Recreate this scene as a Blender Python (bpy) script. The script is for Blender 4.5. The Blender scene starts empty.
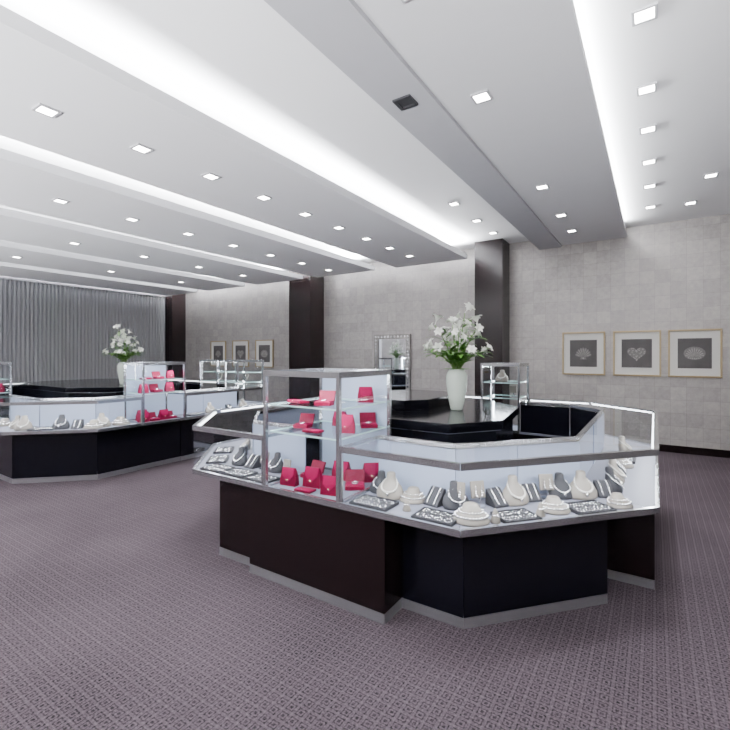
import bpy, bmesh, math, random
from mathutils import Vector, Matrix
random.seed(4)
col = bpy.context.scene.collection
PI = math.pi

# ------------------------------------------------------------------ materials
def base_mat(name):
    m = bpy.data.materials.new(name); m.use_nodes = True
    return m, m.node_tree, m.node_tree.nodes, m.node_tree.links, m.node_tree.nodes['Principled BSDF']

def M(name, c, rough=.5, metal=0., var=.12, vs=8., bump=0., bs=200., stretch=None, emis=None, es=0., coat=0., spec=.5):
    m, nt, N, L, b = base_mat(name)
    b.inputs['Roughness'].default_value = rough
    b.inputs['Metallic'].default_value = metal
    b.inputs['Coat Weight'].default_value = coat
    b.inputs['Specular IOR Level'].default_value = spec
    tc = N.new('ShaderNodeTexCoord'); mp = N.new('ShaderNodeMapping')
    L.new(tc.outputs['Object'], mp.inputs['Vector'])
    if stretch: mp.inputs['Scale'].default_value = stretch
    nz = N.new('ShaderNodeTexNoise'); nz.inputs['Scale'].default_value = vs; nz.inputs['Detail'].default_value = 4
    L.new(mp.outputs[0], nz.inputs['Vector'])
    mx = N.new('ShaderNodeMix'); mx.data_type = 'RGBA'
    mx.inputs[6].default_value = (*[min(1, x*(1-var)) for x in c], 1)
    mx.inputs[7].default_value = (*[min(1, x*(1+var)) for x in c], 1)
    L.new(nz.outputs[0], mx.inputs[0]); L.new(mx.outputs[2], b.inputs['Base Color'])
    if bump:
        n2 = N.new('ShaderNodeTexNoise'); n2.inputs['Scale'].default_value = bs
        L.new(mp.outputs[0], n2.inputs['Vector'])
        bp = N.new('ShaderNodeBump'); bp.inputs['Strength'].default_value = bump; bp.inputs['Distance'].default_value = .01
        L.new(n2.outputs[0], bp.inputs['Height']); L.new(bp.outputs[0], b.inputs['Normal'])
    if emis:
        b.inputs['Emission Color'].default_value = (*emis, 1); b.inputs['Emission Strength'].default_value = es
    return m

def math_node(N, L, op, a, b=None, c=None):
    n = N.new('ShaderNodeMath'); n.operation = op
    for i, v in enumerate((a, b, c)):
        if v is None: continue
        if isinstance(v, (int, float)): n.inputs[i].default_value = v
        else: L.new(v, n.inputs[i])
    return n.outputs[0]

def glass_mat(name, tint=(.98, .99, 1.0), f0=.018):
    m = bpy.data.materials.new(name); m.use_nodes = True; N = m.node_tree.nodes; L = m.node_tree.links
    N.remove(N['Principled BSDF']); out = N['Material Output']
    t = N.new('ShaderNodeBsdfTransparent'); t.inputs[0].default_value = (*tint, 1)
    g = N.new('ShaderNodeBsdfGlossy'); g.inputs['Roughness'].default_value = .01
    f = N.new('ShaderNodeLayerWeight'); f.inputs[0].default_value = .5
    k = math_node(N, L, 'POWER', f.outputs['Facing'], 5.0)
    k = math_node(N, L, 'MULTIPLY', k, .5); k = math_node(N, L, 'ADD', k, f0)
    mx = N.new('ShaderNodeMixShader')
    L.new(k, mx.inputs[0]); L.new(t.outputs[0], mx.inputs[1]); L.new(g.outputs[0], mx.inputs[2])
    L.new(mx.outputs[0], out.inputs[0])
    return m

def carpet_mat():
    m, nt, N, L, b = base_mat('purple patterned carpet')
    tc = N.new('ShaderNodeTexCoord'); sp = N.new('ShaderNodeSeparateXYZ'); L.new(tc.outputs['Object'], sp.inputs[0])
    def tri(o, k):
        a = math_node(N, L, 'MULTIPLY', o, k); a = math_node(N, L, 'FRACT', a); a = math_node(N, L, 'SUBTRACT', a, .5)
        return math_node(N, L, 'ABSOLUTE', a)
    ax, ay = tri(sp.outputs[0], 19), tri(sp.outputs[1], 19)
    mxx = math_node(N, L, 'MAXIMUM', ax, ay)
    sm = math_node(N, L, 'ADD', ax, ay)
    p1 = math_node(N, L, 'GREATER_THAN', math_node(N, L, 'FRACT', math_node(N, L, 'MULTIPLY', mxx, 4.0)), .5)
    p2 = math_node(N, L, 'GREATER_THAN', math_node(N, L, 'FRACT', math_node(N, L, 'MULTIPLY', sm, 2.0)), .6)
    p = math_node(N, L, 'ADD', math_node(N, L, 'MULTIPLY', p1, .7), math_node(N, L, 'MULTIPLY', p2, .3))
    nz = N.new('ShaderNodeTexNoise'); nz.inputs['Scale'].default_value = 100; nz.inputs['Detail'].default_value = 3
    L.new(tc.outputs['Object'], nz.inputs['Vector'])
    n3 = N.new('ShaderNodeTexNoise'); n3.inputs['Scale'].default_value = 1.2; n3.inputs['Detail'].default_value = 3
    L.new(tc.outputs['Object'], n3.inputs['Vector'])
    q = math_node(N, L, 'ADD', math_node(N, L, 'MULTIPLY', p, .5), math_node(N, L, 'MULTIPLY', math_node(N, L, 'SUBTRACT', nz.outputs[0], .32), 1.3))
    q = math_node(N, L, 'ADD', q, math_node(N, L, 'MULTIPLY', math_node(N, L, 'SUBTRACT', n3.outputs[0], .5), .5))
    cr = N.new('ShaderNodeValToRGB'); cr.color_ramp.elements[0].color = (.008, .006, .0075, 1); cr.color_ramp.elements[1].color = (.100, .079, .092, 1)
    L.new(q, cr.inputs[0]); L.new(cr.outputs[0], b.inputs['Base Color'])
    b.inputs['Roughness'].default_value = .95; b.inputs['Specular IOR Level'].default_value = .1
    bp = N.new('ShaderNodeBump'); bp.inputs['Strength'].default_value = .4; bp.inputs['Distance'].default_value = .004
    L.new(q, bp.inputs['Height']); L.new(bp.outputs[0], b.inputs['Normal'])
    return m

def wallpaper_mat():
    m, nt, N, L, b = base_mat('silver leaf square wallpaper')
    tc = N.new('ShaderNodeTexCoord'); sp = N.new('ShaderNodeSeparateXYZ'); L.new(tc.outputs['Object'], sp.inputs[0])
    cb = N.new('ShaderNodeCombineXYZ'); L.new(sp.outputs[0], cb.inputs[0]); L.new(sp.outputs[2], cb.inputs[1])
    br = N.new('ShaderNodeTexBrick'); br.offset = 0; br.squash = 1
    br.inputs['Scale'].default_value = 1; br.inputs['Brick Width'].default_value = .20; br.inputs['Row Height'].default_value = .20
    br.inputs['Mortar Size'].default_value = .003; br.inputs['Mortar Smooth'].default_value = .8
    br.inputs['Color1'].default_value = (.43, .405, .392, 1); br.inputs['Color2'].default_value = (.35, .33, .32, 1); br.inputs['Mortar'].default_value = (.26, .245, .238, 1)
    L.new(cb.outputs[0], br.inputs['Vector'])
    nz = N.new('ShaderNodeTexNoise'); nz.inputs['Scale'].default_value = 14; nz.inputs['Detail'].default_value = 8; nz.inputs['Roughness'].default_value = .75
    L.new(tc.outputs['Object'], nz.inputs['Vector'])
    cr = N.new('ShaderNodeValToRGB'); cr.color_ramp.elements[0].position = .3; cr.color_ramp.elements[0].color = (.78, .78, .79, 1)
    cr.color_ramp.elements[1].position = .7; cr.color_ramp.elements[1].color = (1.12, 1.11, 1.09, 1)
    L.new(nz.outputs[0], cr.inputs[0])
    mx = N.new('ShaderNodeMix'); mx.data_type = 'RGBA'; mx.blend_type = 'MULTIPLY'; mx.inputs[0].default_value = 1
    L.new(br.outputs[0], mx.inputs[6]); L.new(cr.outputs[0], mx.inputs[7]); L.new(mx.outputs[2], b.inputs['Base Color'])
    b.inputs['Roughness'].default_value = .36; b.inputs['Metallic'].default_value = .4
    return m

CARPET = carpet_mat(); PAPER = wallpaper_mat()
CEIL = M('white ceiling paint', (.93, .93, .94), .7, var=.01)
SOFFIT = M('pale ceiling paint', (.88, .88, .90), .65, var=.01)
GREYC = M('light grey ceiling paint', (.76, .76, .78), .6, var=.02)
BEAMM = M('mid grey ceiling paint', (.50, .50, .53), .6, var=.03)
WENGE = M('dark brown wood veneer', (.0065, .0032, .0036), .2, var=.8, vs=6, stretch=(14, 14, 1), spec=.3)
WENGEG = M('satin dark brown wood', (.009, .0045, .0048), .24, var=.8, vs=6, stretch=(14, 14, 1), spec=.3)
BLACKW = M('black lacquered wood', (.003, .003, .006), .2, var=.3, spec=.3)
GLOSSB = M('polished black top', (.003, .003, .005), .12, var=.2, spec=.12)
CHROME = M('brushed steel', (.42, .42, .44), .28, .85, var=.08, vs=30, stretch=(1, 1, 12))
RAIL = M('satin aluminium', (.46, .46, .48), .22, .92, var=.06)
DECK = M('pale grey suede deck', (.13, .135, .17), .6, var=.06)
FROST = M('frosted blue-grey panel', (.26, .295, .385), .3, var=.03)
GLASS = glass_mat('clear glass'); SHELFG = glass_mat('shelf glass', (.88, .96, .95), .05)
GEDGE = M('glass edge with added glow', (.40, .56, .55), .15, var=.05, emis=(.6, .85, .85), es=.2)  # faint emission put into the glass edge so the shelves show brighter
LED = M('led strip', (1, 1, 1), .5, emis=(.92, .96, 1), es=12)
LAMP = M('downlight lamp', (1, 1, 1), .5, emis=(1, .98, .95), es=40)
TRIM = M('white metal trim', (.5, .5, .52), .4, var=.02)
DTRIM = M('dark metal trim', (.04, .04, .045), .4)
DRAPE = M('silver grey drape', (.29, .29, .305), .45, .15, var=.12, vs=3, stretch=(1, 6, .2))
CREAM = M('grey cream leatherette', (.165, .148, .125), .5, var=.1)
CHAR = M('charcoal suede', (.014, .014, .018), .7)
PEARL = M('pearl', (.58, .56, .52), .2, var=.05)
SILVER = M('polished silver', (.74, .74, .76), .18, 1., var=.05)
RED = M('crimson leather', (.12, .0003, .018), .45, var=.15, bump=.15, bs=300, spec=.12)
PINK = M('crimson suede', (.20, .0006, .038), .6, var=.15, spec=.1)
GOLD = M('pale gold', (.75, .6, .35), .25, 1., var=.05)
PFRAME = M('champagne picture frame', (.36, .28, .16), .3, .6, var=.1, vs=40)
MIRF = M('silvered frame', (.26, .25, .24), .28, .9, var=.2)
MATB = M('white mat board', (.66, .65, .62), .8, var=.02)
PRINT = M('dark grey print', (.055, .05, .05), .6, var=.6, vs=5)
MOTIF = M('pale print ink', (.15, .142, .138), .6, var=.8, vs=50)
MOTIF2 = M('light print ink', (.30, .285, .275), .6, var=.6, vs=60)
CERAM = M('celadon glazed ceramic', (.55, .62, .54), .18, var=.06, coat=.5)
LEAF = M('green leaf', (.08, .23, .022), .45, var=.4, vs=30)
STEM = M('green stem', (.13, .24, .05), .5, var=.2)
PETAL = M('white petal', (.93, .94, .87), .45, var=.03)
MIRROR = M('mirror glass', (.75, .78, .82), .03, 1., var=.02)

# ------------------------------------------------------------------ helpers
def obj(name, bm, mat, parent=None, smooth=False, bevel=0, loc=None):
    me = bpy.data.meshes.new(name)
    bmesh.ops.recalc_face_normals(bm, faces=bm.faces)
    bm.to_mesh(me); bm.free(); me.materials.append(mat)
    if smooth:
        for p in me.polygons: p.use_smooth = True
    o = bpy.data.objects.new(name, me); col.objects.link(o)
    if parent: o.parent = parent
    if loc: o.location = loc
    if bevel:
        md = o.modifiers.new('bevel', 'BEVEL'); md.width = bevel; md.segments = 2; md.limit_method = 'ANGLE'
    return o
def thing(name, label, cat, loc=(0, 0, 0), rz=0, group=None):
    o = bpy.data.objects.new(name, None); col.objects.link(o); o.empty_display_size = .1
    o.location = loc; o.rotation_euler = (0, 0, rz); o['label'] = label; o['category'] = cat
    if group: o['group'] = group
    return o
def struct(name, bm, m, **k):
    o = obj(name, bm, m, **k); o['kind'] = 'structure'; return o
def dup(root, loc, rz, label, cat, group):
    r = root.copy(); col.objects.link(r); r.location = loc; r.rotation_euler = (0, 0, rz)
    r['label'] = label; r['category'] = cat
    if group: r['group'] = group
    elif 'group' in r: del r['group']
    for ch in list(root.children):
        c = ch.copy(); col.objects.link(c); c.parent = r
        for g in list(ch.children):
            d = g.copy(); col.objects.link(d); d.parent = c
    return r
def box(bm, x0, x1, y0, y1, z0, z1, mtx=None):
    vs = [bm.verts.new((x, y, z)) for x in (x0, x1) for y in (y0, y1) for z in (z0, z1)]
    for f in ((0, 1, 3, 2), (4, 6, 7, 5), (0, 4, 5, 1), (2, 3, 7, 6), (0, 2, 6, 4), (1, 5, 7, 3)):
        bm.faces.new([vs[i] for i in f])
    if mtx is not None: bmesh.ops.transform(bm, matrix=mtx, verts=vs)
    return vs
def B(*a, mtx=None):
    bm = bmesh.new(); box(bm, *a, mtx=mtx); return bm
def prism(bm, pts, z0, z1):
    a = [bm.verts.new((p[0], p[1], z0)) for p in pts]; b = [bm.verts.new((p[0], p[1], z1)) for p in pts]
    n = len(pts)
    bm.faces.new(a[::-1]); bm.faces.new(b)
    for i in range(n): bm.faces.new((a[i], a[(i+1) % n], b[(i+1) % n], b[i]))
    return bm
def loft(bm, rings, n=20, cap=True):
    L = []
    for (cx, cy, cz, rx, ry) in rings:
        L.append([bm.verts.new((cx+rx*math.cos(2*PI*k/n), cy+ry*math.sin(2*PI*k/n), cz)) for k in range(n)])
    for a, b in zip(L, L[1:]):
        for k in range(n): bm.faces.new((a[k], a[(k+1) % n], b[(k+1) % n], b[k]))
    if cap: bm.faces.new(L[0][::-1]); bm.faces.new(L[-1])
    return bm
def tube(bm, pts, r, n=6):
    pts = [Vector(p) for p in pts]; L = []
    for i, p in enumerate(pts):
        d = (pts[min(i+1, len(pts)-1)]-pts[max(i-1, 0)]).normalized()
        q = d.to_track_quat('Z', 'Y')
        rr = r[i] if isinstance(r, (list, tuple)) else r
        L.append([bm.verts.new(p+q @ Vector((rr*math.cos(2*PI*k/n), rr*math.sin(2*PI*k/n), 0))) for k in range(n)])
    for a, b in zip(L, L[1:]):
        for k in range(n): bm.faces.new((a[k], a[(k+1) % n], b[(k+1) % n], b[k]))
    bm.faces.new(L[0][::-1]); bm.faces.new(L[-1])
    return bm
def area(loc, rot, sx, sy, power, color=(1, 1, 1), spread=None):
    l = bpy.data.lights.new('area', 'AREA'); l.shape = 'RECTANGLE'; l.size = sx; l.size_y = sy; l.energy = power; l.color = color
    if spread: l.spread = spread
    o = bpy.data.objects.new('area_light', l); col.objects.link(o); o.location = loc; o.rotation_euler = rot
    return o
def spot(loc, power, ang=1.6, blend=1., color=(1, .98, .96)):
    l = bpy.data.lights.new('spot', 'SPOT'); l.energy = power; l.spot_size = ang; l.spot_blend = blend; l.shadow_soft_size = .05; l.color = color
    o = bpy.data.objects.new('spot_light', l); col.objects.link(o); o.location = loc
    return o

# ------------------------------------------------------------------ room shell
WY = 8.2; XL = -12.3; XR = 4.0; YF = -4.0; H = 3.52
struct('floor', B(XL, XR, YF, WY, -.1, 0), CARPET)
struct('wall_back', B(XL-.15, XR+.15, WY, WY+.15, 0, H), PAPER)
struct('wall_left', B(XL-.15, XL, YF, WY, 0, H), SOFFIT)
struct('wall_right', B(XR, XR+.15, YF, WY, 0, H), PAPER)
struct('wall_front', B(XL-.15, XR+.15, YF-.15, YF, 0, H), PAPER)
struct('ceiling', B(XL-.15, XR+.15, YF-.15, WY+.15, H, H+.1), CEIL)
for x0, x1 in ((-11.9, -7.2), (-6.55, -2.72), (-2.22, XR)):
    struct('baseboard_back', B(x0, x1, WY-.02, WY, 0, .11), WENGE)
for i, (x0, x1, y0) in enumerate(((-2.72, -2.22, 7.75), (-7.2, -6.55, 7.7), (-12.25, -11.9, 7.75))):
    struct('trim_%d' % (i+1), B(x0, x1, y0, WY, 0, H), WENGEG)

def slab(x0, x1, z, y1, mat, lip=True):
    bm = bmesh.new(); box(bm, x0, x1, YF+.05, y1, z, z+.05)
    if lip:
        box(bm, x1-.03, x1, YF+.05, y1, z+.05, z+.09); box(bm, x0, x0+.03, YF+.05, y1, z+.05, z+.09)
        box(bm, x0+.03, x1-.03, y1-.03, y1, z+.05, z+.09)
    return struct('ceiling', bm, mat)
slab(-1.33, -.37, 3.37, WY, GREYC, False)
struct('ceiling', B(-1.70, -1.332, YF+.05, WY, 3.34, 3.43), BEAMM)
SL = [(-4.25, -2.80), (-6.25, -4.75), (-8.15, -6.68), (-10.05, -8.6), (-11.9, -10.5)]
COOL = (.95, .97, 1)
for i, (x0, x1) in enumerate(SL):
    slab(x0, x1, 3.2, 7.6, SOFFIT)
    ly = 7.6-YF
    area((x1-.07, (7.6+YF)/2, 3.265), (0, PI-math.radians(40), 0), .05, ly-.3, 460, COOL)
    area(((x0+x1)/2, 7.53, 3.265), (PI-math.radians(-35), 0, 0), x1-x0-.2, .05, 150, COOL)
area((-.40, 2, 3.46), (0, -math.radians(110), 0), .04, 11.5, 160, COOL)
# added fill light, unseen, low behind the viewer to brighten the ceiling
area(((XL+XR)/2, YF+.35, .45), (math.radians(147), 0, 0), XR-XL-.8, .3, 2000, (.97, .98, 1), math.radians(95))

# drapes on the left wall
bm = bmesh.new(); prev = None; n = 1400
for k in range(n+1):
    y = -3.5+11.2*k/n
    x = -12.18+.022*math.sin(y*2*PI/.085)
    a, b = bm.verts.new((x, y, .01)), bm.verts.new((x-.0, y, 3.18))
    if prev: bm.faces.new((prev[0], a, b, prev[1]))
    prev = (a, b)
cr = thing('curtain', 'floor-length pleated silver grey curtain covering the left wall', 'curtain', (0, 0, 0))
obj('drape', bm, DRAPE, cr, smooth=True)
obj('curtain_track', B(-12.24, -12.10, -3.5, 7.7, 3.185, 3.22), RAIL, cr)
area((-11.75, 2.2, 3.30), (0, math.radians(25), 0), .05, 11, 320, (.92, .95, 1))

# ------------------------------------------------------------------ downlights
lt0 = None
def downlight(x, y, z, label, group, power=9, dark=False):
    global lt0
    if dark:
        t = thing('ceiling_light', label, 'ceiling light', (x, y, z), 0, None)
        bm = bmesh.new()
        for a in ((-.07, .07, -.07, -.045), (-.07, .07, .045, .07), (-.07, -.045, -.045, .045), (.045, .07, -.045, .045)): box(bm, *a, -.014, 0)
        obj('light_trim', bm, DTRIM, t); obj('lamp', B(-.045, .045, -.045, .045, -.006, -.001), DTRIM, t); return
    if lt0 is None:
        t = lt0 = thing('ceiling_light', label, 'ceiling light', (x, y, z), 0, group)
        bm = bmesh.new()
        for a in ((-.065, .065, -.065, -.05), (-.065, .065, .05, .065), (-.065, -.05, -.05, .05), (.05, .065, -.05, .05)): box(bm, *a, -.012, 0)
        obj('light_trim', bm, TRIM, t)
        obj('lamp', B(-.049, -.003, -.049, .049, -.008, -.001), LAMP, t); obj('lamp', B(.003, .049, -.049, .049, -.008, -.001), LAMP, t)
    else:
        dup(lt0, (x, y, z), 0, label, 'ceiling light', group)
    spot((x, y, z-.03), power)
nm = ['first', 'second', 'third', 'fourth']
P0 = 54
for i, (x, ys) in enumerate(((-3.54, [.67+.68*k for k in range(10)]), (-5.5, [.63+.8*k for k in range(9)]), (-7.42, [1.0+1.1*k for k in range(6)]), (-9.32, [1.5+1.6*k for k in range(4)]))):
    for y in ys:
        downlight(x, y, 3.2, 'square downlight in the %s lowered white ceiling panel left of the grey beam' % nm[i],
                  'downlights along the %s lowered panel' % nm[i], P0 if i < 2 else P0*1.3)
for y in (.9, 2.0, 3.14, 5.2, 6.4, 7.3):
    downlight(-1.05, y, 3.37, 'square downlight in the grey ceiling panel right of the dark beam', 'downlights in the grey panel', P0*(.4 if y < 4 else 1))
for y in (3.1, 3.98, 4.7, 5.5, 6.3, 7.2):
    downlight(-.05, y, 3.52, 'square downlight in the straight row just right of the grey ceiling panel', 'downlights in the right ceiling row', P0*.8)
for y, x in ((6.3, .53), (7.3, .40), (5.2, .75)):
    downlight(x, y, 3.52, 'square downlight in the white ceiling above the right-hand framed pictures', 'downlights above the framed pictures', P0*1.2)
for y in (5.6, 6.5, 7.3):
    downlight(-2.25, y, 3.52, 'square downlight in the high ceiling strip left of the grey beam', 'downlights in the high ceiling strip', P0*.6)
downlight(-1.52, 2.85, 3.34, 'unlit black square fitting in the grey beam', None, 0, True)

# ------------------------------------------------------------------ cases
def offset(poly, d):
    out = []; n = len(poly)
    for i in range(n):
        p0, p1, p2 = Vector(poly[i-1]), Vector(poly[i]), Vector(poly[(i+1) % n])
        a, b = (p1-p0).normalized(), (p2-p1).normalized()
        na, nb = Vector((-a.y, a.x)), Vector((-b.y, b.x))
        m = (na+nb).normalized()
        out.append(p1+m*(d/m.dot(na)))
    return out
class Quad:
    """footprint of one module: outer edge P0-P1, inner edge Q0-Q1"""
    def __init__(s, ring, i, s0, s1, d):
        O = ring; I = offset(ring, d); n = len(O)
        a, b = Vector(O[i]), Vector(O[(i+1) % n]); u = (b-a).normalized(); L = (b-a).length; nn = Vector((-u.y, u.x))
        e = .002
        s.P0 = a+u*(s0*L+e); s.P1 = a+u*(s1*L-e)
        s.Q0 = I[i]+u*e if s0 == 0 else s.P0+nn*d
        s.Q1 = I[(i+1) % n]-u*e if s1 == 1 else s.P1+nn*d
        s.d = d; s.u = u; s.n = nn; s.L = (s.P1-s.P0).length
        s.c = (s.P0+s.P1+s.Q0+s.Q1)/4
        s.ang = math.atan2(u.y, u.x)
    def strip(s, a, b, t0=0, t1=1):
        f = lambda P, Q, k: P+(Q-P)*(k/s.d)
        A0, A1, B0, B1 = f(s.P0, s.Q0, a), f(s.P1, s.Q1, a), f(s.P0, s.Q0, b), f(s.P1, s.Q1, b)
        return [A0.lerp(A1, t0)-s.c, A0.lerp(A1, t1)-s.c, B0.lerp(B1, t1)-s.c, B0.lerp(B1, t0)-s.c]
    def at(s, t, dd, z=.606):
        p = s.P0+(s.P1-s.P0)*t+s.n*dd
        return (p.x, p.y, z)
def pr(*parts):
    bm = bmesh.new()
    for pts, z0, z1 in parts: prism(bm, pts, z0, z1)
    return bm
def sheet(pa, pb, z0, z1):
    bm = bmesh.new(); bm.faces.new([bm.verts.new((*p, z)) for p, z in ((pa, z0), (pb, z0), (pb, z1), (pa, z1))]); return bm
def flat(pts, z):
    bm = bmesh.new(); bm.faces.new([bm.verts.new((*p, z)) for p in pts]); return bm
def base_parts(q, t, base, mat, rec):
    pts = [Vector(p)-q.c for p in base] if base else q.strip(rec, q.d-.02)
    obj('toe_kick', pr((pts, 0, .056)), CHROME, t)
    obj('base', pr((pts, .058, .583)), mat, t, bevel=.002)
CP = .78
def low_case(q, label, base=None, mat=BLACKW, rec=.12, power=9, group=None, ends=(0, 0), door=FROST):
    t = thing('display_case', label, 'display case', (q.c.x, q.c.y, 0), 0, group); d = q.d; S = q.strip
    base_parts(q, t, base, mat, rec)
    obj('deck', pr((S(.005, d), .585, .604)), DECK, t)
    obj('bottom_rail', pr((S(-.004, .016), .584, .620)), RAIL, t)
    bm = pr((S(-.002, .024), .916, .952), (S(d-.022, d), .924, .952))
    for k, e in enumerate(ends):
        if e:
            a, b = ((0, .014/q.L) if k == 0 else (1-.014/q.L, 1))
            prism(bm, S(.024, d-.022, a, b), .93, .952); prism(bm, S(0, .016, a, b), .62, .916)
    obj('top_rail', bm, RAIL, t)
    g = S(.006, .006); obj('glass_front', sheet(g[0], g[1], .620, .916), GLASS, t)
    obj('glass_top', flat(S(.024, d-.022), .947), GLASS, t)
    obj('rear_door', pr((S(d-.018, d-.010, 0, .52), .605, .92)), door, t)
    obj('rear_door', pr((S(d-.028, d-.020, .48, 1), .605, .92)), door, t)
    obj('light_strip', pr((S(.026, .036, .03, .97), .926, .936)), LED, t)
    if power:
        p = q.at(.5, .05, .915)
        area(p, (math.radians(22), 0, q.ang), q.L*.85, .02, power*q.L*CP, (.93, .96, 1))
    return t
def tower(q, label, base=None, mat=WENGE, rec=.02, power=9, ztop=1.39, shelves=(.985, 1.165), group=None, door=FROST):
    t = thing('tall_display_case', label, 'display case', (q.c.x, q.c.y, 0), 0, group); d = q.d; S = q.strip
    base_parts(q, t, base, mat, rec)
    obj('deck', pr((S(.005, d-.005), .585, .604)), DECK, t)
    w = .024; f = w/q.L
    parts = []
    for z0, z1 in ((.584, .618), (ztop-.036, ztop)):
        parts += [(S(-.002, w), z0, z1), (S(d-w, d), z0, z1), (S(w, d-w, 0, f), z0, z1), (S(w, d-w, 1-f, 1), z0, z1)]
    for a, b in ((0, f), (1-f, 1)):
        parts += [(S(-.001, w, a, b), .618, ztop-.036), (S(d-w, d, a, b), .618, ztop-.036)]
    obj('frame', pr(*parts), RAIL, t)
    g = S(.010, .010); obj('glass_front', sheet(g[0], g[1], .62, ztop-.036), GLASS, t)
    a = S(w, d-w, f/2, 1-f/2)
    obj('glass_side', sheet(a[0], a[3], .62, ztop-.036), GLASS, t); obj('glass_side', sheet(a[1], a[2], .62, ztop-.036), GLASS, t)
    obj('glass_top', flat(S(w, d-w, f, 1-f), ztop-.006), GLASS, t)
    if door is GLASS:
        g = S(d-.012, d-.012, f, 1-f); obj('rear_door', sheet(g[0], g[1], .62, ztop-.036), GLASS, t)
    else: obj('rear_door', pr((S(d-.016, d-.008, f, 1-f), .62, ztop-.038)), door, t)
    f2_ = f*1.3
    for z in shelves:
        sh = obj('glass_shelf', flat(S(.034, d-.034, f2_, 1-f2_), z-.001), SHELFG, t)
        fe = .004/q.L
        obj('shelf_edge', pr((S(.028, .034, f2_, 1-f2_), z-.010, z), (S(d-.034, d-.028, f2_, 1-f2_), z-.010, z), (S(.034, d-.034, f2_, f2_+fe), z-.010, z), (S(.034, d-.034, 1-f2_-fe, 1-f2_), z-.010, z)), GEDGE, sh)
    obj('light_strip', pr((S(.026, .040, f, 1-f), ztop-.034, ztop-.022)), LED, t)
    if power:
        p = q.at(.5, .07, ztop-.05); area(p, (math.radians(18), 0, q.ang), q.L*.8, .03, power*CP*.55, (.85, .92, 1))
        for tt in (.06, .94):
            p = q.at(tt, .04, 1.1)
            o = area(p, (math.radians(90), 0, q.ang+(.7 if tt > .5 else -.7)), .015, .5, power*.22*CP, (.85, .92, 1))
    return t

R1 = [(-2.96, 2.1), (-.81, 2.1), (.02, 3.05), (.02, 5.1), (-.60, 5.65), (-2.9, 5.65), (-3.62, 4.95), (-3.62, 2.80)]
D1 = .46; W = 2.15
fx = lambda x: (x+2.96)/W
q_fl = Quad(R1, 0, 0, fx(-2.2), D1); q_tw = Quad(R1, 0, fx(-2.2), fx(-1.56), .62); q_fr = Quad(R1, 0, fx(-1.56), 1, D1)
q_dg = Quad(R1, 1, 0, 1, D1); q_rt = Quad(R1, 2, 0, 1, D1); q_br = Quad(R1, 3, 0, 1, D1)
q_bk1 = Quad(R1, 4, 0, .30, D1); q_bt = Quad(R1, 4, .30, .50, D1); q_bk2 = Quad(R1, 4, .50, 1, D1)
q_bl = Quad(R1, 5, 0, 1, D1); q_lf = Quad(R1, 6, 0, 1, D1); q_lc = Quad(R1, 7, 0, 1, D1)
low_case(q_fl, 'low glass case with dark trays directly left of the near tall red-filled case', base=[(-2.72, 2.16), (-2.335, 2.16), (-2.335, 2.52), (-2.72, 2.52)], mat=WENGE, power=7, ends=(0, 1))
tower(q_tw, 'nearest tall glass case full of red leather goods, in front of the near island', base=[(-2.33, 2.10), (-1.25, 2.10), (-1.25, 2.6), (-2.33, 2.6)], power=20)
low_case(q_fr, 'low glass jewellery case directly right of the near tall red-filled case', base=[(-1.247, 2.30), (-.872, 2.305), (-.98, 2.54), (-1.247, 2.54)], power=11, ends=(1, 0))
low_case(q_dg, 'angled low glass jewellery case at the right front corner of the near island', base=[(-.871, 2.306), (-.237, 3.02), (-.42, 3.20), (-.978, 2.542)], power=11)
low_case(q_rt, 'low glass case along the right side of the near island', base=[(.0, 3.36), (.0, 5.05), (-.42, 4.9), (-.42, 3.36)], mat=WENGE, power=10)
low_case(q_br, 'angled low glass case at the right rear corner of the near island', power=8, door=BLACKW)
low_case(q_bk1, 'low glass case right of the small tall case at the rear of the near island', power=7, door=BLACKW)
tower(q_bt, 'tall glass case behind the white flowers at the rear of the near island', power=11, door=GLASS)
low_case(q_bk2, 'low glass case left of the small tall case at the rear of the near island', power=7, door=BLACKW)
low_case(q_bl, 'angled low glass case at the left rear corner of the near island', power=5)
low_case(q_lf, 'low glass case along the left side of the near island', power=6, rec=.22)
low_case(q_lc, 'angled low glass case at the left front corner of the near island', power=7, rec=.24)

R2 = [(-9.5, 1.9), (-6.15, 1.9), (-5.45, 2.6), (-5.45, 5.2), (-6.05, 5.8), (-9.4, 5.8), (-10.2, 5.0), (-10.2, 2.6)]
D2 = .46
f2 = lambda y: (y-2.6)/2.6
k_f0 = Quad(R2, 0, 0, .49, D2); k_ft = Quad(R2, 0, .49, .672, D2); k_f1 = Quad(R2, 0, .672, 1, D2)
k_c = Quad(R2, 1, 0, 1, D2); k_r1 = Quad(R2, 2, 0, f2(3.14), D2); k_tw = Quad(R2, 2, f2(3.14), f2(3.76), D2); k_r2 = Quad(R2, 2, f2(3.76), 1, D2)
k_bc = Quad(R2, 3, 0, 1, D2); k_b1 = Quad(R2, 4, 0, .16, D2); k_b2 = Quad(R2, 4, .22, .38, D2); k_b3 = Quad(R2, 4, .38, 1, D2)
low_case(k_f0, 'low glass case at the far left end of the left island', power=5)
tower(k_ft, 'tall glass case at the left edge of the photo on the left island', power=12, door=GLASS)
low_case(k_f1, 'low glass case between the left edge tall case and the left island front corner', power=8)
low_case(k_c, 'angled low glass jewellery case at the front corner of the left island', power=10)
low_case(k_r1, 'short low glass case just left of the left island tall red-filled case', power=10, ends=(0, 1))
tower(k_tw, 'tall glass case with red goods on the left island, beside the flowers', mat=BLACKW, rec=.13, power=20)
low_case(k_r2, 'low glass case right of the left island tall red-filled case', power=8, ends=(1, 0))
low_case(k_bc, 'angled low glass case at the rear right corner of the left island', power=5, door=BLACKW)
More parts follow.
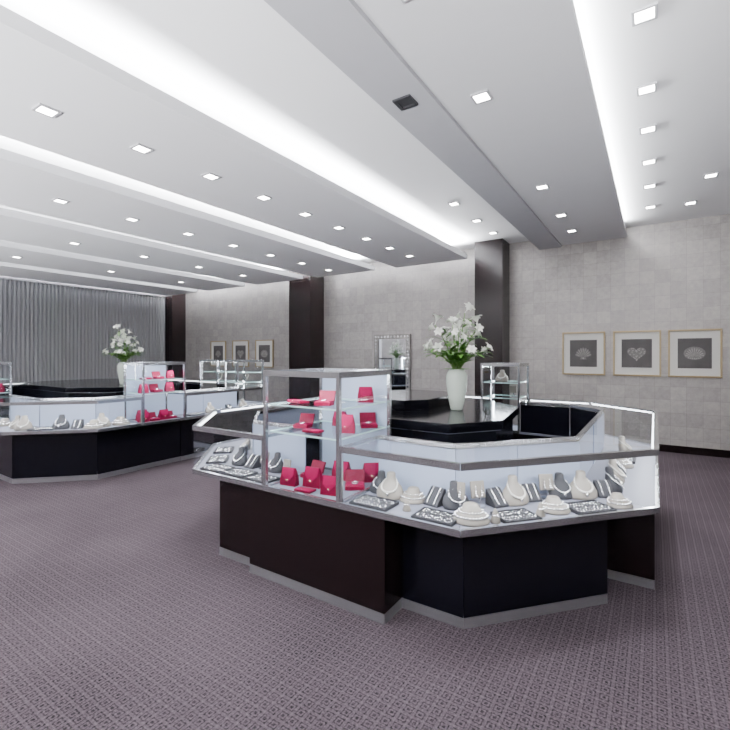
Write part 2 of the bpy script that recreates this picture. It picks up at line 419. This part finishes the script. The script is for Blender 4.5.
tower(k_b1, 'tall lit glass case at the rear of the left island, right one of two', power=14, door=GLASS)
tower(k_b2, 'tall lit glass case at the rear of the left island, left one of two', power=14, door=GLASS)
low_case(Quad(R2, 4, .16, .22, D2), 'narrow low glass case between the two rear tall cases of the left island', power=0, door=BLACKW)
low_case(k_b3, 'long low glass case along the rear of the left island', power=5, door=BLACKW)
low_case(Quad(R2, 5, 0, 1, D2), 'angled low glass case at the rear left corner of the left island', power=0, door=BLACKW)
low_case(Quad(R2, 6, 0, 1, D2), 'low glass case along the curtain side of the left island', power=0, door=BLACKW)
low_case(Quad(R2, 7, 0, 1, D2), 'angled low glass case at the front left corner of the left island', power=0, door=BLACKW)

# central counters
def centre_counter(pts, label, tier=None):
    c = sum((Vector(p) for p in pts), Vector((0, 0)))/len(pts)
    t = thing('counter', label, 'counter', (c.x, c.y, 0))
    lp = [Vector(p)-c for p in pts]
    ins = offset([tuple(p) for p in lp], .05)
    obj('counter_body', pr((ins, .06, .945)), BLACKW, t)
    obj('counter_plinth', pr((offset([tuple(p) for p in lp], .09), 0, .06)), CHROME, t)
    obj('counter_top', pr((lp, .952, 1.018)), GLOSSB, t, bevel=.004)
    obj('inlay_trim', pr((offset([tuple(p) for p in lp], .015), .945, .951)), RAIL, t)
    if tier: obj('raised_tier', pr(([Vector(p)-c for p in tier], 1.019, 1.10)), GLOSSB, t, bevel=.004)
    return t
centre_counter([(-2.0, 2.85), (-1.18, 2.85), (-.92, 3.22), (-1.04, 4.15), (-1.5, 4.6), (-2.35, 4.6), (-2.7, 4.2), (-2.7, 3.4)], 'polished black centre counter carrying the pale vase inside the near island',
               tier=[(-2.2, 3.35), (-1.80, 3.35), (-1.66, 3.55), (-1.66, 4.2), (-1.9, 4.45), (-2.3, 4.45), (-2.5, 4.1), (-2.5, 3.6)])
centre_counter([(-8.6, 2.9), (-7.0, 2.9), (-6.5, 3.35), (-6.5, 4.3), (-7.0, 4.75), (-8.6, 4.75), (-9.1, 4.3), (-9.1, 3.4)], 'polished black centre counter carrying the flower vase inside the left island')

# ------------------------------------------------------------------ jewellery builders
def mk_bust(mat, beads=PEARL):
    t = thing('necklace_bust', 'x', 'necklace display')
    bm = loft(bmesh.new(), [(0, 0, 0, .072, .042), (0, .002, .012, .078, .046), (0, .008, .035, .080, .042), (0, .016, .065, .066, .034), (0, .022, .088, .040, .026), (0, .025, .105, .027, .023), (0, .027, .135, .025, .022), (0, .028, .140, .018, .016)])
    obj('bust', bm, mat, t, smooth=True)
    bm = bmesh.new()
    for k in range(26):
        a = 2*PI*k/26; f = (1+math.cos(a))/2
        bmesh.ops.create_icosphere(bm, subdivisions=1, radius=.0052+.002*f, matrix=Matrix.Translation((.040*math.sin(a)*(1+.25*f), .048-.088*f**.8, .108-.066*f)))
    nk = obj('necklace', bm, beads, t, smooth=True)
    bm = loft(bmesh.new(), [(0, -.046, .022, .002, .002), (0, -.046, .030, .009, .004), (0, -.046, .040, .002, .002)], 8)
    obj('pendant', bm, SILVER, nk, smooth=True)
    return t
def mk_collar():
    t = thing('collar_necklace_display', 'x', 'necklace display')
    bm = loft(bmesh.new(), [(0, 0, 0, .085, .075), (0, 0, .01, .088, .078), (0, .01, .03, .075, .062), (0, .02, .055, .045, .038), (0, .024, .075, .036, .03), (0, .024, .080, .03, .025)], 24)
    obj('bust', bm, CREAM, t, smooth=True)
    bm = bmesh.new()
    for k in range(30):
        a = 2*PI*k/30
        bmesh.ops.create_icosphere(bm, subdivisions=1, radius=.0075, matrix=Matrix.Translation((.078*math.sin(a), .008-.066*math.cos(a), .030)))
    for k in range(24):
        a = 2*PI*k/24
        bmesh.ops.create_icosphere(bm, subdivisions=1, radius=.0055, matrix=Matrix.Translation((.058*math.sin(a), .016-.050*math.cos(a), .047)))
    obj('necklace', bm, SILVER, t, smooth=True)
    return t
def mk_tray():
    t = thing('display_tray', 'x', 'display tray')
    bm = B(-.11, .11, -.08, .08, 0, .010)
    for a in ((-.11, .11, -.08, -.074), (-.11, .11, .074, .08), (-.11, -.104, -.074, .074), (.104, .11, -.074, .074)): box(bm, *a, .010, .018)
    obj('tray', bm, CHAR, t)
    bm = bmesh.new()
    for i in range(4):
        for j in range(2):
            for k in range(8):
                a = 2*PI*k/8
                bmesh.ops.create_icosphere(bm, subdivisions=1, radius=.0045, matrix=Matrix.Translation((-.078+.052*i+.017*math.cos(a), -.036+.072*j+.022*math.sin(a), .0155)))
    obj('bracelet_row', bm, SILVER, t, smooth=True)
    return t
def mk_ramp():
    t = thing('bracelet_ramp', 'x', 'bracelet display')
    bm = bmesh.new()
    a = [bm.verts.new(p) for p in ((-.045, -.04, 0), (-.045, .045, 0), (-.045, .045, .085), (-.045, .03, .085), (-.045, -.04, .012))]
    b = [bm.verts.new((.045, v.co.y, v.co.z)) for v in a]
    bm.faces.new(a); bm.faces.new(b[::-1])
    for i in range(5): bm.faces.new((a[i], b[i], b[(i+1) % 5], a[(i+1) % 5]))
    obj('ramp', bm, CHAR, t, bevel=.003)
    bm = bmesh.new()
    for x in (-.022, .022):
        for k in range(14):
            s = k/13; bmesh.ops.create_icosphere(bm, subdivisions=1, radius=.0055, matrix=Matrix.Translation((x, -.036+.062*s, .020+.064*s)))
    obj('bracelet', bm, SILVER, t, smooth=True)
    return t
def mk_earring():
    t = thing('earring_stand', 'x', 'earring display')
    bm = bmesh.new()
    loft(bm, [(0, 0, 0, .03, .022), (0, 0, .008, .03, .022)], 16)
    box(bm, -.004, .004, -.003, .003, .008, .045); obj('stand', bm, SILVER, t)
    bm = B(-.034, .034, -.006, .006, .04, .115, mtx=Matrix.Rotation(math.radians(-12), 4, 'X')); obj('card', bm, CREAM, t, bevel=.003)
    bm = bmesh.new()
    for x in (-.015, .015):
        for k in range(5): bmesh.ops.create_icosphere(bm, subdivisions=1, radius=.003+.0012*k, matrix=Matrix.Translation((x, .007-.002*k, .092-.010*k)))
    obj('earring_pair', bm, SILVER, t, smooth=True)
    return t
def mk_ringcone():
    t = thing('ring_cone', 'x', 'ring display')
    obj('cone', loft(bmesh.new(), [(0, 0, 0, .022, .022), (0, 0, .006, .022, .022), (0, 0, .055, .008, .008), (0, 0, .062, .003, .003)], 16), CREAM, t, smooth=True)
    bm = bmesh.new()
    tube(bm, [(.0135*math.cos(a), .0135*math.sin(a), .034) for a in [2*PI*k/16 for k in range(17)]], .002, 5)
    bmesh.ops.create_icosphere(bm, subdivisions=1, radius=.006, matrix=Matrix.Translation((0, -.018, .036)))
    obj('ring', bm, SILVER, t, smooth=True)
    return t
def mk_purse():
    t = thing('clutch_bag', 'x', 'bag')
    bm = bmesh.new()
    prof = [(-.062, 0, .026), (-.062, .05, .020), (-.050, .118, .006), (.050, .118, .006), (.062, .05, .020), (.062, 0, .026)]
    f = [bm.verts.new((x, -d, z)) for x, z, d in prof]; b = [bm.verts.new((x, d, z)) for x, z, d in prof]
    bm.faces.new(f); bm.faces.new(b[::-1])
    for i in range(6): bm.faces.new((f[i], b[i], b[(i+1) % 6], f[(i+1) % 6]))
    obj('bag_body', bm, RED, t)
    bm = bmesh.new()
    v = [bm.verts.new(p) for p in ((-.051, -.010, .120), (.051, -.010, .120), (.044, -.023, .070), (0, -.031, .026), (-.044, -.023, .070))]
    w = [bm.verts.new((p.co.x, p.co.y+.004, p.co.z)) for p in v]
    bm.faces.new(v); bm.faces.new(w[::-1])
    for i in range(5): bm.faces.new((v[i], w[i], w[(i+1) % 5], v[(i+1) % 5]))
    fl = obj('flap', bm, PINK, t)
    obj('clasp', loft(bmesh.new(), [(0, -.034, .036, .006, .003), (0, -.034, .046, .006, .003)], 10), GOLD, fl, smooth=True)
    return t
def mk_redbox():
    t = thing('jewellery_box', 'x', 'jewellery box')
    bm = B(-.065, .065, -.05, .05, 0, .028); obj('box_base', bm, RED, t, bevel=.003)
    obj('cushion', B(-.057, .057, -.042, .042, .028, .034), PINK, t, bevel=.003)
    obj('lid', B(-.065, .065, -.0, .016, 0, .085, mtx=Matrix.Translation((0, .047, .029)) @ Matrix.Rotation(math.radians(-22), 4, 'X')), RED, t, bevel=.003)
    bm = bmesh.new(); tube(bm, [(.020*math.cos(a), .024*math.sin(a), .038) for a in [2*PI*k/16 for k in range(17)]], .004, 5); obj('bracelet', bm, SILVER, t, smooth=True)
    return t
def mk_wallet():
    t = thing('wallet', 'x', 'wallet')
    obj('wallet_body', B(-.07, .07, -.045, .045, 0, .016), RED, t, bevel=.005)
    obj('flap', B(-.07, .07, -.046, .01, .0165, .020), PINK, t, bevel=.001)
    obj('clasp', B(-.008, .008, -.045, -.036, .0205, .024), GOLD, t)
    return t
BLD = dict(bust=lambda: mk_bust(CREAM), dbust=lambda: mk_bust(CHAR, SILVER), collar=mk_collar, tray=mk_tray, ramp=mk_ramp, ear=mk_earring, ring=mk_ringcone, purse=mk_purse, box=mk_redbox, wallet=mk_wallet)
protos = {}
def place(kind, loc, rz, label, sc=1., group=None):
    if kind not in protos:
        r = protos[kind] = BLD[kind](); r.location = loc; r.rotation_euler = (0, 0, rz); r['label'] = label
        if group: r['group'] = group
    else: r = dup(protos[kind], loc, rz, label, protos[kind]['category'], group)
    r.scale = (sc, sc, sc); return r
def put(q, kind, t, dd, label, rot=0, sc=1., z=.6045, group=None):
    return place(kind, q.at(t, dd, z), q.ang+rot, label, sc, group)
# case right of the tall case
put(q_fr, 'tray', .22, .12, 'black tray under the leftmost jewellery in the case beside the tall case', sc=1.1)
put(q_fr, 'tray', .76, .12, 'black tray near the front glass just left of the angled corner', sc=1.05)
put(q_fr, 'dbust', .10, .34, 'charcoal necklace bust tucked beside the tall case in the low case', rot=.2, sc=.95)
put(q_fr, 'bust', .24, .28, 'cream necklace bust furthest left behind the low case glass', rot=.2, sc=1.1)
put(q_fr, 'collar', .43, .31, 'low collar display with double silver strands right of the tall case', rot=.1, sc=.95)
put(q_fr, 'ring', .50, .14, 'ring cone between the collar and the bracelet ramp', sc=1.1)
put(q_fr, 'ramp', .62, .32, 'charcoal bracelet ramp in the case left of the angled corner', rot=-.2, sc=1.1)
put(q_fr, 'ear', .80, .33, 'earring card at the rear just left of the angled corner', rot=.1, sc=1.3)
# angled case
put(q_dg, 'collar', .105, .13, 'large collar with silver beads at the angled case front left', rot=-.35, sc=1.1)
put(q_dg, 'ring', .195, .08, 'ring cone beside the large front collar', sc=1.2)
put(q_dg, 'tray', .31, .11, 'black bracelet tray at the front middle of the angled case', sc=1.0)
put(q_dg, 'dbust', .12, .34, 'charcoal necklace bust behind the large front collar', rot=.0, sc=1.05)
put(q_dg, 'ear', .225, .31, 'earring card left of the tall bust in the angled case', sc=1.3)
put(q_dg, 'ramp', .32, .31, 'left charcoal bracelet ramp in the middle of the angled case', rot=.15, sc=1.1)
put(q_dg, 'bust', .42, .31, 'cream necklace bust standing mid angled case', rot=.1, sc=1.15)
put(q_dg, 'ring', .43, .10, 'ring cone at the front glass in the middle of the angled case', sc=1.2)
put(q_dg, 'collar', .53, .14, 'collar with silver beads right of middle in the angled case', rot=-.2, sc=.95)
put(q_dg, 'ramp', .525, .34, 'right charcoal bracelet ramp in the middle of the angled case', rot=-.1, sc=1.05)
put(q_dg, 'tray', .69, .11, 'black bracelet tray at the front right of the angled case', sc=1.1)
put(q_dg, 'ear', .61, .33, 'earring card between the two right-hand busts', rot=-.2, sc=1.3)
put(q_dg, 'dbust', .69, .33, 'charcoal necklace bust between two cream displays in the angled case', rot=-.2, sc=1.05)
put(q_dg, 'bust', .79, .29, 'cream necklace bust near the right end of the angled case', rot=-.25, sc=1.15)
put(q_dg, 'ramp', .91, .28, 'charcoal bracelet ramp at the right end of the angled case', rot=-.3, sc=1.05)
put(q_dg, 'collar', .87, .11, 'small collar display in the right front corner of the angled case', sc=.85)
# right side case
for t, k, l in ((.12, 'dbust', 'charcoal bust at the near end of the right side case'), (.25, 'bust', 'nearest cream bust in the right side case'), (.38, 'ramp', 'charcoal bracelet ramp in the right side case'), (.5, 'collar', 'low collar display in the right side case'), (.62, 'tray', 'black tray in the right side case'), (.76, 'bust', 'second cream bust in the right side case')):
    put(q_rt, k, t, .24, l, sc=1.1)
# left front case
for t, dd, k, l, s in ((.17, .13, 'tray', 'black bracelet tray at the left front of the left low case', 1.0), (.50, .13, 'tray', 'black bracelet tray at the middle front of the left low case', 1.0), (.83, .12, 'tray', 'black bracelet tray against the tall case in the left low case', .95),
                    (.2, .32, 'dbust', 'charcoal necklace bust at the left of the left low case', 1.0), (.40, .32, 'ramp', 'charcoal bracelet ramp in the left low case', 1.1), (.56, .32, 'ear', 'earring card in the middle of the left low case', 1.2), (.72, .33, 'dbust', 'charcoal necklace bust next to the tall case', 1.0), (.90, .30, 'ear', 'earring card beside the tall case frame', 1.)):
    put(q_fl, k, t, dd, l, sc=s)
put(q_lc, 'tray', .3, .14, 'black bracelet tray in the rear half of the left corner case'); put(q_lc, 'tray', .68, .14, 'black bracelet tray in the front half of the left corner case')
put(q_lc, 'ramp', .5, .32, 'charcoal bracelet ramp in the left corner case'); put(q_lc, 'dbust', .80, .32, 'charcoal necklace bust in the left corner case', sc=.9)
put(q_lc, 'bust', .25, .33, 'cream necklace bust in the left corner case', sc=.9)
# near tower contents
S1, S2 = .9855, 1.1655
put(q_tw, 'purse', .17, .14, 'red clutch bag standing lower left in the near tall case', rot=.15, sc=1.)
put(q_tw, 'purse', .42, .20, 'red clutch bag standing lower middle of the near tall case', rot=.1, sc=1.1)
put(q_tw, 'purse', .84, .52, 'red clutch bag standing lower right rear in the near tall case', rot=.7, sc=1.1)
put(q_tw, 'box', .83, .32, 'open red jewellery box lower right in the near tall case', rot=.6, sc=1.)
put(q_tw, 'wallet', .46, .09, 'red wallet lying at the front of the near tall case floor', rot=.1, sc=.9)
put(q_tw, 'box', .18, .36, 'open red jewellery box lower left rear in the near tall case', rot=-.1, sc=1.)
put(q_tw, 'purse', .52, .44, 'red clutch bag at the lower back of the near tall case', rot=.2, sc=1.1)
put(q_tw, 'purse', .74, .13, 'red clutch bag at the lower right front of the near tall case', rot=.2, sc=1.0)
put(q_tw, 'purse', .80, .24, 'red clutch bag on the middle shelf, right side of the near tall case', rot=.5, sc=1.0, z=S1)
put(q_tw, 'box', .22, .24, 'open red jewellery box on the middle shelf left of the near tall case', rot=.2, z=S1, sc=.85)
put(q_tw, 'purse', .50, .44, 'red clutch bag on the middle shelf rear of the near tall case', rot=.1, sc=.9, z=S1)
put(q_tw, 'wallet', .50, .14, 'red wallet on the middle shelf front of the near tall case', rot=.1, sc=.9, z=S1)
put(q_tw, 'box', .82, .50, 'open red jewellery box at the right rear of the middle shelf', rot=.7, sc=.9, z=S1)
put(q_tw, 'box', .62, .16, 'open red jewellery box on the top shelf of the near tall case', rot=.3, sc=.85, z=S2)
put(q_tw, 'wallet', .24, .18, 'red wallet on the top shelf of the near tall case', rot=-.2, z=S2)
put(q_tw, 'purse', .82, .46, 'small red clutch bag at the back of the top shelf of the near tall case', rot=.6, sc=.9, z=S2)
# left island
put(k_tw, 'purse', .17, .16, 'red clutch bag lower left in the left island tall case', sc=1.15); put(k_tw, 'box', .42, .18, 'open red jewellery box lower middle in the left island tall case', sc=1.)
put(k_tw, 'purse', .65, .18, 'red clutch bag lower right in the left island tall case', sc=1.15); put(k_tw, 'box', .86, .2, 'open red jewellery box lower right corner in the left island tall case', sc=.9)
put(k_tw, 'purse', .3, .34, 'red clutch bag at the lower back of the left island tall case', sc=1.2)
put(k_tw, 'purse', .2, .2, 'red clutch bag on the middle shelf of the left island tall case', sc=1., z=S1); put(k_tw, 'box', .5, .2, 'open red jewellery box on the middle shelf of the left island tall case', sc=1., z=S1)
put(k_tw, 'purse', .8, .2, 'red clutch bag at the right of the middle shelf of the left island tall case', sc=1., z=S1)
put(k_tw, 'wallet', .25, .2, 'red wallet on the top shelf of the left island tall case', z=S2); put(k_tw, 'box', .55, .2, 'open red jewellery box on the top shelf of the left island tall case', z=S2, sc=.9)
put(k_tw, 'purse', .82, .2, 'red clutch bag on the top shelf of the left island tall case', z=S2, sc=.85)
for t, k, l in ((.12, 'bust', 'cream necklace bust at the left end of the left island corner case'), (.34, 'tray', 'black tray in the left half of the left island corner case'), (.52, 'dbust', 'charcoal necklace bust in the middle of the left island corner case'), (.70, 'ramp', 'charcoal bracelet ramp in the left island corner case'), (.88, 'collar', 'low collar display at the right end of the left island corner case')):
    put(k_c, k, t, .20, l, sc=1.2)
put(k_r1, 'bust', .3, .22, 'cream bust in the short case left of the left island tall case', sc=1.2); put(k_r1, 'collar', .72, .22, 'low collar display beside the left island tall case', sc=1.2)
for t, k, l in ((.2, 'tray', 'black tray in the case right of the left island tall case'), (.4, 'bust', 'nearer cream bust right of the left island tall case'), (.65, 'ramp', 'charcoal bracelet ramp right of the left island tall case'), (.85, 'bust', 'further cream bust right of the left island tall case')):
    put(k_r2, k, t, .22, l, sc=1.1)
for t, k, l in ((.75, 'bust', 'cream bust at the right end of the left island front case'), (.4, 'collar', 'collar display in the left island front case')):
    put(k_f1, k, t, .22, l, sc=1.1)
put(q_bt, 'ear', .3, .2, 'earring card in the tall case behind the flowers', z=S1, sc=1.2); put(q_bt, 'bust', .6, .22, 'cream bust on the top shelf of the tall case behind the flowers', z=S2, rot=PI)
put(q_bt, 'purse', .6, .22, 'red clutch bag in the tall case behind the flowers', rot=PI)
put(k_b1, 'ear', .5, .2, 'earring card in the rear right tall case of the left island', z=S1, rot=PI, sc=1.2); put(k_b2, 'ear', .5, .2, 'earring card in the rear left tall case of the left island', z=S1, rot=PI, sc=1.2)
put(k_ft, 'purse', .85, .34, 'red clutch bag in the tall case at the left photo edge', z=S1, rot=.8)

# ------------------------------------------------------------------ vases and flowers
def mk_vase(loc, label):
    t = thing('vase', label, 'vase', loc)
    pr_ = [(0, .050), (.01, .054), (.06, .064), (.14, .078), (.22, .090), (.29, .092), (.325, .080), (.345, .066), (.352, .070), (.349, .064), (.335, .060), (.30, .078), (.15, .066), (.03, .045)]
    obj('vase_body', loft(bmesh.new(), [(0, 0, z, r, r) for z, r in pr_], 32), CERAM, t, smooth=True)
    return t
def petals(bm, mtx, s=1.):
    new = []
    for k in range(6):
        a = 2*PI*k/6; o = .0 if k % 2 else .006
        rr = [.003, .014, .032, .054]; zz = [0, .026, .044+o, .040+o]; ww = [.003, .014, .017, .003]
        rows = []
        for r, z, w in zip(rr, zz, ww):
            ca, sa = math.cos(a), math.sin(a)
            rows.append([bm.verts.new((r*ca-e*w*sa, r*sa+e*w*ca, z+(.004 if e else 0))) for e in (-1, 0, 1)])
        for p, q in zip(rows, rows[1:]):
            for j in range(2): bm.faces.new((p[j], p[j+1], q[j+1], q[j]))
        new += [v for r in rows for v in r]
    bmesh.ops.transform(bm, matrix=mtx @ Matrix.Scale(s, 4), verts=new)
def blade(bm, base, az, L, w, up, curl):
    rows = []; p = Vector(base); th = up
    side = Vector((-math.sin(az), math.cos(az), 0)); out = Vector((math.cos(az), math.sin(az), 0))
    n = 6
    for k in range(n+1):
        s = k/n; ww = w*math.sin(PI*min(1, .12+.88*s))*.5+.0005
        rows.append([bm.verts.new(p+side*ww), bm.verts.new(p-Vector((0, 0, .15*ww))), bm.verts.new(p-side*ww)])
        p = p+(out*math.cos(th)+Vector((0, 0, math.sin(th))))*(L/n); th -= curl/n
    for a, b in zip(rows, rows[1:]):
        for j in range(2): bm.faces.new((a[j], a[j+1], b[j+1], b[j]))
def mk_lily(lean, L, nb, seed):
    random.seed(seed)
    t = thing('lily_stem', 'x', 'flower')
    pts = [Vector((0, 0, -.25))]; p = Vector((.0, 0, 0)); pts.append(p.copy()); n = 8
    for k in range(n):
        th = lean*(.35+.9*(k+1)/n); p = p+Vector((math.sin(th), 0, math.cos(th)))*(L/n); pts.append(p.copy())
    pts[0] = Vector((-.01, 0, -.25))
    obj('stem', tube(bmesh.new(), pts, .0035, 6), STEM, t, smooth=True)
    for k in range(nb):
        idx = len(pts)-1-k; q0 = pts[idx]; az = k*2.3+seed
        dr = Vector((math.cos(az)*.8+math.sin(lean), math.sin(az)*.8, .55 if k else 1.0)).normalized()
        bm = bmesh.new()
        tube(bm, [q0, q0+dr*.035], .002, 5)
        petals(bm, Matrix.Translation(q0+dr*.03) @ dr.to_track_quat('Z', 'Y').to_matrix().to_4x4(), .76 if k else .95)
        obj('blossom', bm, PETAL, t, smooth=True)
    bm = bmesh.new()
    for k in range(7):
        q0 = pts[2+k % 7]; blade(bm, q0, seed*1.3+k*2.1, .15+.06*random.random(), .034, 1.0-.1*k, 1.3)
    obj('foliage', bm, LEAF, t, smooth=True)
    return t
def mk_frond():
    t = thing('leaf_frond', 'x', 'leaf')
    pts = [Vector((0, 0, -.22)), Vector((0, 0, 0)), Vector((.04, 0, .07)), Vector((.10, 0, .12)), Vector((.17, 0, .14))]
    obj('stem', tube(bmesh.new(), pts, .003, 5), STEM, t, smooth=True)
    bm = bmesh.new()
    for i, q0 in enumerate(pts[1:]):
        for s in (-1, 1): blade(bm, q0, s*(1.2-.2*i), .12, .045, .5, .9)
    blade(bm, pts[-1], 0, .12, .045, .1, .8)
    obj('leaf_blades', bm, LEAF, t, smooth=True)
    return t
def bouquet(loc, where, grp, P):
    z = loc[2]+.335; random.seed(11)
    spec = [(0, 0.2), (0, 2.4), (0, 4.4), (1, .0), (1, 1.3), (1, 2.6), (1, 3.9), (1, 5.2), (2, .6), (2, 1.9), (2, 3.15), (2, 4.4), (2, 5.7)]
    for k, a in spec:
        x, y = loc[0]+.018*math.cos(a), loc[1]+.018*math.sin(a)
        lab = ['upright white lily stem reaching highest in the %s', 'white lily stem leaning gently in the %s', 'white lily stem arching low over the %s'][k] % where
        g = ['tallest lilies in the ', 'leaning lilies in the ', 'low arching lilies in the '][k]+grp
        if k not in P: r = P[k] = mk_lily(*[(.12, .46, 4, 1), (.5, .38, 3, 3), (1.05, .28, 2, 5)][k]); r['label'] = lab; r['group'] = g; r.location = (x, y, z); r.rotation_euler = (0, 0, a)
        else: r = dup(P[k], (x, y, z), a, lab, 'flower', g)
        s = .85+.3*random.random(); r.scale = (s, s, s)
    for j in range(9):
        a = j*.7+.3; lab = 'green leafy frond at the base of the flowers in the %s' % where; g = 'leaf fronds in the '+grp
        x, y = loc[0]+.022*math.cos(a), loc[1]+.022*math.sin(a)
        if 9 not in P: r = P[9] = mk_frond(); r['label'] = lab; r['group'] = g; r.location = (x, y, z); r.rotation_euler = (0, 0, a)
        else: r = dup(P[9], (x, y, z), a, lab, 'leaf', g)
PP = {}
mk_vase((-1.43, 3.62, 1.019), 'tall pale celadon vase on the near black centre counter')
bouquet((-1.43, 3.62, 1.019), 'near counter vase', 'near vase', PP)
mk_vase((-7.05, 3.75, 1.019), 'pale celadon vase on the centre counter of the left island')
bouquet((-7.05, 3.75, 1.019), 'left island vase', 'left island vase', PP)

# ------------------------------------------------------------------ pictures and mirror
def polys(*ps):
    bm = bmesh.new()
    for pts, y in ps: bm.faces.new([bm.verts.new((x*1.12, y, z*1.12)) for x, z in pts])
    return bm
def heart(s, zo=0):
    return [(.0068*s*16*math.sin(t)**3, zo+.0065*s*(13*math.cos(t)-5*math.cos(2*t)-2*math.cos(3*t)-math.cos(4*t))) for t in [2*PI*k/32 for k in range(32)]]
def disc(cx, cz, r, n=10): return [(cx+r*math.cos(2*PI*k/n), cz+r*math.sin(2*PI*k/n)) for k in range(n)]
def motif(kind):
    a_, b_ = [], []
    if kind == 0:
        for k in range(9):
            a = math.radians(10+20*k); c, s = math.cos(a), math.sin(a)
            a_.append(([(0, -.07), (.10*math.cos(a-.16), -.04+.115*math.sin(a-.16)), (.112*c, -.04+.13*s), (.10*math.cos(a+.16), -.04+.115*math.sin(a+.16))], -.0005*(k % 2)))
            b_.append(([(0.02*c, -.05+.02*s), (.085*math.cos(a-.05), -.04+.10*math.sin(a-.05)), (.10*c, -.04+.115*s), (.085*math.cos(a+.05), -.04+.10*math.sin(a+.05))], -.0015))
        a_.append(([(-.05, -.09), (.05, -.09), (.025, -.055), (-.025, -.055)], -.001)); b_.append((disc(0, -.072, .012), -.002))
    elif kind == 1:
        a_.append((heart(1.05), 0))
        for k in range(20):
            x, z = heart(.88)[int(k*32/20)]; b_.append((disc(x, z, .0085), -.001))
        for k in range(12):
            x, z = heart(.5, .005)[int(k*32/12)]; b_.append((disc(x, z, .0085), -.001))
    else:
        a_.append(([(.118*math.cos(2*PI*k/28), .088*math.sin(2*PI*k/28)) for k in range(28)], 0))
        for k in range(11):
            a = math.radians(8+164*k/10); c, s = math.cos(a), math.sin(a)
            b_.append(([(.01*c, -.045), (.10*math.cos(a-.06), -.045+.112*math.sin(a-.06)), (.10*math.cos(a+.06), -.045+.112*math.sin(a+.06))], -.0012))
        for k in range(7): b_.append((disc(-.066+.022*k, -.058-.012*math.cos((k-3)*.5), .008), -.0018))
    return polys(*a_), polys(*b_)
def picture(x, label, kind):
    t = thing('framed_picture', label, 'picture', (x, WY, 1.51)); w, h = .325, .36
    bm = bmesh.new(); e = .026
    for a in ((-w, w, h-e, h), (-w, w, -h, -h+e), (-w, -w+e, -h+e, h-e), (w-e, w, -h+e, h-e)):
        box(bm, a[0], a[1], -.035, -.001, a[2], a[3])
    obj('picture_frame', bm, PFRAME, t, bevel=.004)
    obj('mat_board', B(-w+e, w-e, -.018, -.002, -h+e, h-e), MATB, t)
    p = obj('print', B(-.205, .205, -.021, -.0185, -.225, .225), PRINT, t)
    a, b = motif(kind)
    obj('print_motif', a, MOTIF, p, loc=(0, -.0225, 0)); obj('motif_highlight', b, MOTIF2, p, loc=(0, -.0225, 0))
    return t
names = ['shell', 'heart', 'rounded brooch']
for i, x in enumerate((-1.0, -.24, .495)):
    picture(x, 'framed print of a grey %s on dark ground, %s of three on the right wall' % (names[i], ['left', 'middle', 'right'][i]), i)
for i, x in enumerate((-10.36, -9.43, -8.52)):
    picture(x, 'distant framed %s print, %s of three between the far dark columns' % (names[i], ['left', 'middle', 'right'][i]), i)
t = thing('wall_mirror', 'tall rectangular mirror in a studded silver frame on the back wall', 'mirror', (-4.68, WY, 0))
bm = bmesh.new()
for a in ((-.44, .44, 1.82, 1.92), (-.44, .44, .62, .72), (-.44, -.34, .72, 1.82), (.34, .44, .72, 1.82)): box(bm, a[0], a[1], -.05, -.001, a[2], a[3])
fr = obj('mirror_frame', bm, MIRF, t, bevel=.004)
bm = bmesh.new()
for k in range(17):
    z = .67+k*.075
    for x in (-.39, .39): box(bm, x-.018, x+.018, -.058, -.051, z-.018, z+.018)
for k in range(9):
    x = -.32+k*.08
    for z in (.67, 1.87): box(bm, x-.018, x+.018, -.058, -.051, z-.018, z+.018)
obj('frame_studs', bm, SILVER, fr)
obj('mirror_glass', B(-.34, .34, -.02, -.002, .72, 1.82), MIRROR, t)

# ------------------------------------------------------------------ world and camera
w = bpy.data.worlds.new('world'); bpy.context.scene.world = w; w.use_nodes = True
w.node_tree.nodes['Background'].inputs[0].default_value = (.8, .86, 1, 1); w.node_tree.nodes['Background'].inputs[1].default_value = .35
cam = bpy.data.cameras.new('camera'); co = bpy.data.objects.new('camera', cam); col.objects.link(co)
cam.sensor_width = 36; cam.lens = 441/730*36; cam.shift_y = -11/730; cam.clip_start = .05
co.location = (0, 0, 1.5); co.rotation_euler = (PI/2, 0, math.radians(33.3))
bpy.context.scene.camera = co
